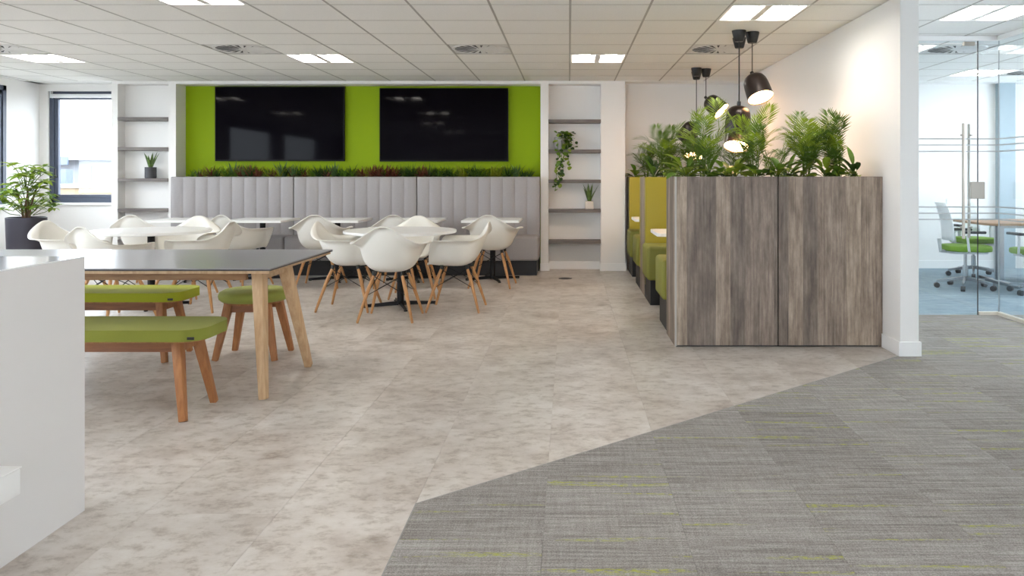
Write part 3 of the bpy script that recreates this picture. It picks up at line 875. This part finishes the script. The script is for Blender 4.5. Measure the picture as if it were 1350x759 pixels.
# ------------------------------------------------------------------ moulded armchairs
def smooth(a, b, x):
    t_ = max(0, min(1, (x-a)/(b-a))); return t_*t_*(3-2*t_)
def shell_mesh():
    b = B(); NA, NR = 64, 16
    rings = []; z0 = .425
    for k in range(1, NR+1):
        ring = []
        for q in range(NA):
            ph = 2*PI*q/NA; fd = math.degrees(abs(((ph+PI) % (2*PI))-PI))      # 0 front ... 180 back
            arm = smooth(28, 62, fd); hump = smooth(118, 176, fd)
            Z = .448 + .232*arm + .155*hump                                   # rim height
            wing = arm*(1-smooth(128, 172, fd))                                # flared arm flange
            Rr = .258 + .004*arm - .006*hump                                   # where the bowl meets the flange
            P0 = (0, z0); P1 = (.205, z0-.016); P2 = (.222, z0+.012+(Z-z0)*.30); P3 = (Rr-.016*arm, Z-.030*wing-.004)
            if fd < 62:
                w_ = 1-arm
                P1 = (P1[0]*(1-w_)+.14*w_, P1[1]*(1-w_)+(z0-.006)*w_); P2 = (P2[0]*(1-w_)+.21*w_, P2[1]*(1-w_)+(z0+.016)*w_)
            if k <= NR-3:
                u = (k/(NR-3))**.88; v = 1-u
                rr = 3*v*v*u*P1[0]+3*v*u*u*P2[0]+u**3*P3[0]
                zz = v**3*P0[1]+3*v*v*u*P1[1]+3*v*u*u*P2[1]+u**3*P3[1]
            else:
                e = (k-(NR-3))/3
                ext = .010 + .078*wing
                rr = P3[0] + ext*e
                zz = P3[1] + (.030*wing)*math.sin(e*PI*.56) + .004*e - .016*(1-arm)*e*e
            x, y = math.sin(ph)*rr, -math.cos(ph)*rr
            if y > 0: y += .055*smooth(.45,.84,zz)*smooth(85,150,fd)           # back leans out
            ring.append(Vector((x, y, zz)))
        rings.append(ring)
    cv = b.bm.verts.new((0,0,z0))
    vr = [[b.bm.verts.new(p) for p in rg] for rg in rings]
    for q in range(NA): b.bm.faces.new((cv, vr[0][q], vr[0][(q+1)%NA]))
    for a, c in zip(vr, vr[1:]):
        for q in range(NA): b.bm.faces.new((a[q], c[q], c[(q+1)%NA], a[(q+1)%NA]))
    return b.mesh('shell', 'chair_shell', True, 180)
shell_me = shell_mesh()
def make_chair(label):
    r = thing('moulded_armchair', label, 'chair', (0,0,0))
    o = link('shell', shell_me, r)
    s = o.modifiers.new('thick', 'SOLIDIFY'); s.thickness = .007; s.offset = -1
    for sx in (-1, 1):
        for sy in (-1, 1):
            lg = B().tube([(sx*.115,sy*.115,.405), (sx*.15,sy*.155,.29), (sx*.222,sy*.235,.012), (sx*.2225,sy*.2355,0)], [.0125,.0165,.0105,.009], 12).obj('leg', 'dowel', r)
            B().tube([(sx*.115,sy*.115,.43), (sx*.117,sy*.117,.392)], .015, 10).obj('mount', 'black_plastic', lg)
    L = {(sx,sy): [Vector((sx*.12,sy*.12,.392)), Vector((sx*.168,sy*.175,.225))] for sx in (-1,1) for sy in (-1,1)}
    for a, c in (((-1,-1),(1,-1)), ((-1,1),(1,1)), ((-1,-1),(-1,1)), ((1,-1),(1,1))):
        for p, q in ((0,1),(1,0)):
            B().tube([L[a][p], L[c][q]], .0035, 6).obj('wire_brace', 'black_metal', r)
    return r
CHAIRS = [  # x, y, facing (degrees), label
    (-1.585, 7.10, 180, 'white armchair at the right round table, its back to the long table', ),
    (-2.10, 7.62, 88, 'white armchair at the round table nearer the booths, facing the booths'),
    (-1.07, 7.60, -92, 'white armchair at the round table nearer the booths, on its booth side'),
    (-1.63, 8.42, 4, 'white armchair between the round table nearer the booths and the banquette tables'),
    (-4.05, 7.08, 158, 'white armchair at the round table nearer the window, its back to the long table'),
    (-4.80, 7.72, 80, 'white armchair at the round table nearer the window, on its window side'),
    (-3.52, 7.62, -95, 'white armchair at the round table nearer the window, turned towards the window'),
    (-4.06, 8.42, 0, 'white armchair between the round table nearer the window and the banquette tables'),
    (-.88, 9.20, 176, 'white armchair at the square banquette table nearest the booths'),
    (-1.96, 9.20, 180, 'white armchair at the second square banquette table from the booths'),
    (-2.86, 9.20, 184, 'white armchair at the third square banquette table from the booths'),
    (-3.78, 9.20, 160, 'white armchair at the fourth square banquette table from the booths'),
    (-4.90, 9.22, 180, 'white armchair at the square banquette table nearest the window'),
]
CHAIRS[0] = (-1.585, 7.10, 180, 'white armchair at the round table nearer the booths, its back to the long table')
proto = make_chair(CHAIRS[0][3])
for k, (x, y, a, lb) in enumerate(CHAIRS):
    o = proto if k == 0 else copy_tree(proto)
    o.location = (x, y, 0); o.rotation_euler = (0, 0, math.radians(a)); o['label'] = lb; o['group'] = 'white moulded armchairs'
    o.scale = (1.06, 1.04, 1.0)

# pedestal tables
def spider(r, R_, h):
    B().cyl((0,0,.02), (0,0,h-.028), .034, n=20).obj('column', 'black_metal', r)
    for k in range(4):
        a = PI/4*0 + k*PI/2 + .35
        c, s = math.cos(a), math.sin(a)
        B().bar((c*.02,s*.02,.030), (c*R_,s*R_,.016), .040, .016, .028, .008, up=(-s,c,0)).obj('foot', 'black_metal', r)
        B().cyl((c*(R_-.02),s*(R_-.02),0), (c*(R_-.02),s*(R_-.02),.012), .018, n=12).obj('glide', 'black_plastic', r)
    B().lathe([(0,h-.034),(.12,h-.034),(.14,h-.028),(0,h-.028)], 24).obj('mounting_plate', 'black_metal', r)
for x, lb in ((-1.645, 'round white pedestal table nearer the booths'), (-4.08, 'round white pedestal table nearer the window')):
    r = thing('round_table', lb, 'table', (x, 7.78, 0), 0, 'round white tables')
    B().lathe([(0,.714),(.535,.714),(.542,.720),(.543,.738),(.538,.742),(0,.742)], 64).obj('table_top', 'tabletop_white', r)
    spider(r, .36, .742)
for k, x in enumerate((-.935, -1.90, -2.84, -3.76, -4.68)):
    lb = 'square white banquette table, ' + ('nearest the booths','second from the booths','third from the booths','fourth from the booths','nearest the window')[k]
    r = thing('square_table', lb, 'table', (x, 9.78, 0), 0, 'square white tables along the banquette')
    B().prism(rounded_rect(-.345,.345,-.345,.345,.012,3), .714, .742, .002, 1).obj('table_top', 'tabletop_white', r)
    spider(r, .34, .742)

# ------------------------------------------------------------------ long table with benches and stool
TX0, TX1, TY0, TY1, TZ = -4.6, -1.66, 4.43, 5.60, .75
r = thing('long_table', 'long grey-topped table with splayed oak legs', 'table', (0,0,0))
B().box(TX0, TX1, TY0, TY1, TZ-.006, TZ, .0015, 1).obj('table_top', 'table_grey', r, False)
B().box(TX0+.001, TX1-.001, TY0+.001, TY1-.001, TZ-.014, TZ-.006).obj('top_edge', 'table_edge', r, False)
B().box(TX0+.012, TX1-.012, TY0+.012, TY1-.012, TZ-.03, TZ-.014).obj('core_board', 'table_oak', r, False)
for y in (TY0+.16, TY1-.20): B().box(TX0+.2, TX1-.2, y, y+.03, TZ-.085, TZ-.03).obj('rail', 'table_rail', r, False)
for x, s in ((TX1, 1), (TX0, -1)):
    for yt, yf in ((4.62, 4.515), (5.02, 5.30)):
        B().bar((x-s*.07, yf, 0), (x-s*.135, yt, TZ-.03), .040, .058, .062, .095, up=(0,1,0), bev=.004).obj('leg', 'table_oak', r)
    B().box(min(x-s*.17,x-s*.11), max(x-s*.17,x-s*.11), 4.60, 5.06, TZ-.085, TZ-.03).obj('cross_rail', 'table_oak', r, False)

def bench(name, label, x0, x1, yc, wid, fabric, hz, cat):
    r = thing(name, label, cat, (0, yc, 0))
    h = wid/2
    b = B().prism(rounded_rect(x0, x1, -h, h, min(.12, h*.75), 10), hz-.06, hz, .024, 4); cu = b.obj('cushion', fabric, r, True, 70)
    B().prism(rounded_rect(x0+.03, x1-.03, -h+.03, h-.03, .10, 6), hz-.072, hz-.06).obj('seat_board', 'bench_oak', r)
    for y in (-h+.10, h-.13): B().box(x0+.16, x1-.16, y, y+.03, hz-.132, hz-.072).obj('rail', 'bench_rail', r, False)
    for xs, s in ((x1, 1), (x0, -1)):
        for sy in (-1, 1):
            B().bar((xs-s*.10, sy*(h-.03), 0), (xs-s*.165, sy*(h-.105), hz-.072), .034, .036, .05, .055, up=(0,1,0), bev=.003).obj('leg', 'bench_oak', r)
        B().box(xs-s*.165-.018, xs-s*.165+.018, -h+.10, h-.10, hz-.132, hz-.072).obj('cross_rail', 'bench_oak', r, False)
    t_ = B().box(x1-.07, x1-.035, -h+.006, -h+.012, hz-.050, hz-.036)
    t_.obj('label_tag', 'black_plastic', cu, False)
bench('bench', 'moss green upholstered oak bench in front of the long table, next to the white counter', -3.7, -1.885, 4.28, .42, 'moss_fabric', .475, 'bench')
bench('bench', 'lime green upholstered oak bench on the banquette side of the long table', -4.3, -2.64, 5.58, .42, 'lime_fabric', .475, 'bench')
r = thing('stool', 'round green upholstered oak stool at the end of the long table', 'stool', (-2.22, 5.62, 0))
B().lathe([(0,.395),(.215,.395),(.232,.41),(.236,.432),(.228,.455),(.20,.470),(0,.474)], 48).obj('cushion', 'stool_fabric', r, True, 70)
B().lathe([(0,.382),(.20,.382),(.205,.395),(0,.395)], 40).obj('seat_board', 'bench_oak', r)
for sx in (-1,1):
    for sy in (-1,1):
        B().bar((sx*.205, sy*.165, 0), (sx*.13, sy*.11, .385), .036, .034, .055, .05, up=(0,1,0), bev=.003).obj('leg', 'bench_oak', r)
B().box(-.13,.13,-.125,-.10,.325,.382).obj('rail', 'bench_rail', r, False); B().box(-.13,.13,.10,.125,.325,.382).obj('rail', 'bench_rail', r, False)

# ------------------------------------------------------------------ white counter in the foreground
r = thing('counter', 'white counter end with a glossy top beside the long table', 'counter', (-1.83, 3.01, 0))
B().box(-.022, 0, -3.6, 0, 0, .954).obj('end_panel', 'counter_white', r, False)
B().box(-.9, -.022, -3.6, -.001, 0, .954).obj('body', 'counter_white', r, False)
B().box(-.9, 0, -3.6, 0, .954, .96, .001, 1).obj('worktop', 'counter_top', r, False)
r = thing('ledge_box', 'low white box ledge fixed against the counter panel', 'ledge', (-1.828, 0, 0))
B().box(0, .08, 1.0, 2.54, .249, .332, .004, 2).obj('box', 'white_trim', r)
B().box(-.0, .083, 1.0, 2.543, .332, .338, .0015, 1).obj('lid', 'white_trim', r)
B().box(0, .02, 1.0, 2.50, .001, .249).obj('support', 'counter_white', r, False)

# ------------------------------------------------------------------ potted plants
random.seed(21)
r = thing('potted_tree', 'leafy green umbrella plant in a tall dark planter by the window', 'potted plant', (-6.47, 9.5, 0))
B().lathe([(0,.0),(.175,.0),(.19,.01),(.212,.775),(.20,.78),(.196,.735),(0,.735)], 48).obj('planter', 'pot_dark', r)
B().lathe([(0,.73),(.197,.73),(.197,.742),(0,.748)], 32).obj('soil', 'soil', r)
UL = [leaf_mesh('leaf', .15, .062, .5, m, .25, 5) for m in ('leaf_light','leaf_mid','leaf_light','leaf_light')]
for k in range(4): B().tube([(.03*math.cos(k*1.7), .03*math.sin(k*1.7), .74), (.05*math.cos(k*1.7), .05*math.sin(k*1.7), .9), (.10*math.cos(k*1.7+.4), .10*math.sin(k*1.7+.4), 1.12)], [.014,.012,.008], 8).obj('trunk', 'stem_brown', r)
for k in range(52):
    a = 2.4*k; rr = rnd(.05,.28); z = rnd(.92,1.40) if k > 5 else rnd(.82,.92)
    if z > 1.25: rr *= .8
    p = Vector((math.cos(a)*rr, math.sin(a)*rr, z))
    tw = B().tube([(p.x*.25,p.y*.25,z-.16 if z > .95 else .80), (p.x*.7,p.y*.7,z-.05), p], [.005,.004,.003], 5).obj('twig', 'stem_green', r)
    nl = random.randint(5,7); a0 = rnd(0,6)
    for q in range(nl):
        az = a0+2*PI*q/nl
        s = rnd(.7,1.05)
        link('leaf', random.choice(UL), tw, p, leaf_rot(az, rnd(-.15,.65), rnd(-.3,.3)), (s,s,s))

SN = [leaf_mesh('blade', L, W, .12, 'leaf_snake', .5, 5, 'blade') for L, W in ((.20,.034),(.16,.03),(.13,.026))]
def snake(x, y, z, pot, pr, ph, label, sc):
    r = thing('snake_plant', label, 'potted plant', (x, y, z))
    if pot == 'pot_cream':
        b = B().box(-pr, pr, -pr, pr, 0, ph, .006, 2)
    else:
        b = B().lathe([(0,0),(pr*.9,0),(pr,.01),(pr,ph),(pr*.9,ph),(pr*.88,ph-.02),(0,ph-.02)], 32)
    b.obj('pot', pot, r)
    B().lathe([(0,ph-.022),(pr*.88,ph-.022),(pr*.88,ph+(.002 if pot == 'pot_cream' else -.012)),(0,ph+(.002 if pot == 'pot_cream' else -.010))], 24).obj('soil', 'soil', r)
    for k in range(10):
        az = 2.4*k; el = PI/2 - rnd(.05,.42)
        link('blade', SN[k % 3], r, (math.cos(az)*pr*.35, math.sin(az)*pr*.35, ph-.01), leaf_rot(az, el, 0), (sc,sc,sc*1.0))
snake(-5.64, 10.74, 1.24, 'pot_graphite', .073, .15, 'snake plant in a round charcoal pot on the niche shelf near the window', 1.15)
snake(.275, 10.775, .826, 'pot_cream', .055, .105, 'small snake plant in a square cream pot on the niche shelf beside the booths', 1.3)

random.seed(5)
r = thing('trailing_ivy', 'trailing ivy in a round grey pot hanging from the niche shelf beside the booths', 'potted plant', (-.12, 10.765, 1.626))
B().lathe([(0,0),(.05,0),(.082,.04),(.092,.10),(.080,.165),(.070,.17),(.074,.15),(0,.15)], 32).obj('pot', 'pot_grey', r)
IV = [leaf_mesh('leaf', .068, .06, .5, m, .2, 5, 'oval') for m in ('leaf_mid','leaf_dark','leaf_light')]
for k in range(110):
    a = rnd(0, 6.28); rr = min(.13, abs(random.gauss(0,.075)))
    p = Vector((.085+math.cos(a)*rr, max(-.15, min(.08, -.06+math.sin(a)*rr*.8)), .13+rnd(-.10,.10)))
    if p.z < .03: p.y = min(p.y, -.11)
    s = rnd(.7,1.2)
    link('leaf', random.choice(IV), r, p, leaf_rot(rnd(0,6.28), rnd(-.9,.9), rnd(-.6,.6)), (s,s,s))
for dx, ln in ((.06,.40), (-.03,.58), (.10,.28), (.02,.50)):
    pts = [(dx*.5,-.04,.15), (dx,-.09,.12), (dx+.005,-.125,.02)]
    for q in range(1, 7): pts.append((dx+.012*math.sin(q*1.7)-.03*(q/6)*(1 if dx < .09 else -1), -.128, .02-ln*q/6))
    B().tube(pts, .0025, 5).obj('vine', 'stem_green', r)
    for q in range(int(ln/.038)):
        zz = .0-.038*q; i = min(7, 2+int((.02-zz)/ln*6)); 
        s = rnd(.7,1.1)
        link('leaf', random.choice(IV), r, (pts[i][0]+rnd(-.02,.02), -.13, zz), leaf_rot(rnd(-2.6,-.5), rnd(-1.0,.1), rnd(-.4,.4)), (s,s,s))

# floor socket
r = thing('floor_socket', 'round metal floor socket in the vinyl floor near the niche', 'floor socket', (-.045, 9.87, 0))
cv_ = B().lathe([(0,.001),(.085,.001),(.085,.004),(.07,.0065),(0,.0065)], 32).obj('cover', 'socket_steel', r)
B().lathe([(0,.0065),(.05,.0065),(.05,.008),(0,.008)], 24).obj('flap', 'black_plastic', cv_)

# ------------------------------------------------------------------ meeting room furniture
r = thing('meeting_table', 'oak topped meeting table on chrome legs behind the glass', 'table', (5.55, 9.35, 0))
B().prism(rounded_rect(-.87,.95,-.5,.5,.10), .715, .74, .004, 2).obj('table_top', 'meeting_oak', r)
for x in (-.5, .6):
    for s in (-1, 1): B().bar((x, s*.04, .05), (x, s*.04, .715), .06, .03).obj('leg', 'chrome', r)
    B().bar((x, -.44, .022), (x, .44, .022), .06, .03, bev=.006).obj('foot_bar', 'chrome', r)
B().box(-.5,.6,-.03,.03,.66,.70).obj('beam', 'chrome', r, False)
def office_chair(label, x, y, a):
    r = thing('office_chair', label, 'office chair', (x, y, 0), math.radians(a), 'grey and green office chairs')
    # back: curved panel, sitter faces -Y
    b = B(); rows = []
    NX, NZ = 10, 9
    for k in range(NZ+1):
        t_ = k/NZ; z = .55+.42*t_; w = .225+.012*math.sin(PI*t_)-.05*max(0,t_-.8)/.2*.6
        row = []
        for q in range(NX+1):
            u = -1+2*q/NX
            row.append(b.bm.verts.new((u*w, .235+.09*t_-.05*u*u+.03*math.sin(PI*t_*.9)*-1, z)))
        rows.append(row)
    for p, q in zip(rows, rows[1:]):
        for k in range(NX): b.bm.faces.new((p[k], p[k+1], q[k+1], q[k]))
    o = b.obj('backrest', 'mesh_grey', r, True, 180); s = o.modifiers.new('thick', 'SOLIDIFY'); s.thickness = .018
    B().prism(rounded_rect(-.235,.235,-.24,.22,.09), .43, .49, .02, 3).obj('seat', 'seat_green', r, True, 60)
    B().prism(rounded_rect(-.21,.21,-.2,.2,.08), .405, .43, .006, 2).obj('seat_pan', 'plastic_grey', r)
    B().tube([(0,.1,.41),(0,.26,.42),(0,.275,.56)], .022, 10).obj('back_stem', 'plastic_grey', r)
    for s in (-1, 1):
        ap = B().tube([(s*.2,.02,.42),(s*.27,.03,.44),(s*.275,.05,.60),(s*.27,.03,.64)], .013, 8).obj('arm_post', 'plastic_grey', r)
        B().box(s*.27-.03, s*.27+.03, -.14, .10, .635, .665, .012, 2).obj('armrest', 'caster', ap)
    B().cyl((0,0,.10), (0,0,.26), .03, n=16).obj('gas_column', 'chrome', r)
    B().cyl((0,0,.26), (0,0,.405), .018, n=14).obj('piston', 'chrome', r)
    B().tube([(.05,-.02,.40),(.17,-.03,.34)], .006, 6).obj('lever', 'plastic_grey', r)
    for k in range(5):
        c, s = math.cos(2*PI*k/5+.3), math.sin(2*PI*k/5+.3)
        ba = B().bar((c*.02,s*.02,.115), (c*.30,s*.30,.075), .045, .035, .028, .02, up=(-s,c,0)).obj('base_arm', 'chrome', r)
        B().cyl((c*.30-s*.022,s*.30+c*.022,.03), (c*.30+s*.022,s*.30-c*.022,.03), .03, n=16).obj('caster', 'caster', ba)
        B().cyl((c*.30,s*.30,.05), (c*.30,s*.30,.075), .008, n=8).obj('caster_pin', 'chrome', ba)
office_chair('grey mesh office chair with green seat at the door end of the meeting table', 4.48, 9.0, 78)
office_chair('grey mesh office chair with green seat at the white wall side of the meeting table', 5.14, 10.12, 10)
office_chair('grey mesh office chair with green seat on the glass side of the meeting table', 5.06, 8.55, 186)

# ------------------------------------------------------------------ outside the windows
struct(B().box(-90, 60, 11.3, 120, -3.7, -3.5).obj('ground_outside', 'yard', smooth=False))
struct(B().box(-60, -7.6, -40, 11.3, -3.7, -3.5).obj('ground_outside_side', 'yard', smooth=False))
r = thing('warehouse', 'pale warehouse with a low grey roof seen through the window', 'building', (-25, 40, -3.5))
B().box(-10, 8, 0, 14, 0, 5.6).obj('wall', 'shed_wall', r, False)
b = B(); v = [b.bm.verts.new(p) for p in ((-10.4,-.5,5.6),(8.4,-.5,5.6),(8.4,14.5,5.6),(-10.4,14.5,5.6),(-10.4,7,7.0),(8.4,7,7.0))]
for q in ((0,1,5,4),(2,3,4,5),(1,2,5),(3,0,4),(3,2,1,0)): b.bm.faces.new([v[k] for k in q])
rf = b.obj('roof', 'shed_roof', r, False)
B().box(-10.4, 0.2, -.62, -.5, 5.35, 5.75).obj('gutter', 'duct', rf, False)
B().box(-1.6, 4, -2.2, 0, 0, 3.5).obj('lean_to', 'shed_wall', r, False)
for x in (-9, -6.4, -3.8, 1.0, 3.6, 6.2): B().box(x, x+.05, -.04, 0, .4, 5.3).obj('cladding_joint', 'duct', r, False)
r = thing('duct_stack', 'grey outdoor ventilation duct beside the pale warehouse', 'duct', (-23.2, 36.6, -3.5))
B().box(-.25, .25, -.25, .25, 0, 5.1).obj('riser', 'duct', r, False)
B().box(-1.6, -.25, -.25, .25, 4.7, 5.1).obj('elbow', 'duct', r, False)
r = thing('boundary_building', 'low tan brick building in front of the pale warehouse', 'building', (-22, 33, -3.5))
B().box(-8, 6, 0, 3, 0, 4.3).obj('wall', 'shed_brick', r, False)
B().box(-8.1, 6.1, -.1, 3.1, 4.3, 4.45).obj('coping', 'shed_wall', r, False)
for x in (-1.4, .6): B().box(x, x+1.0, -.05, 0, 1.6, 3.2).obj('window', 'duct', r, False)
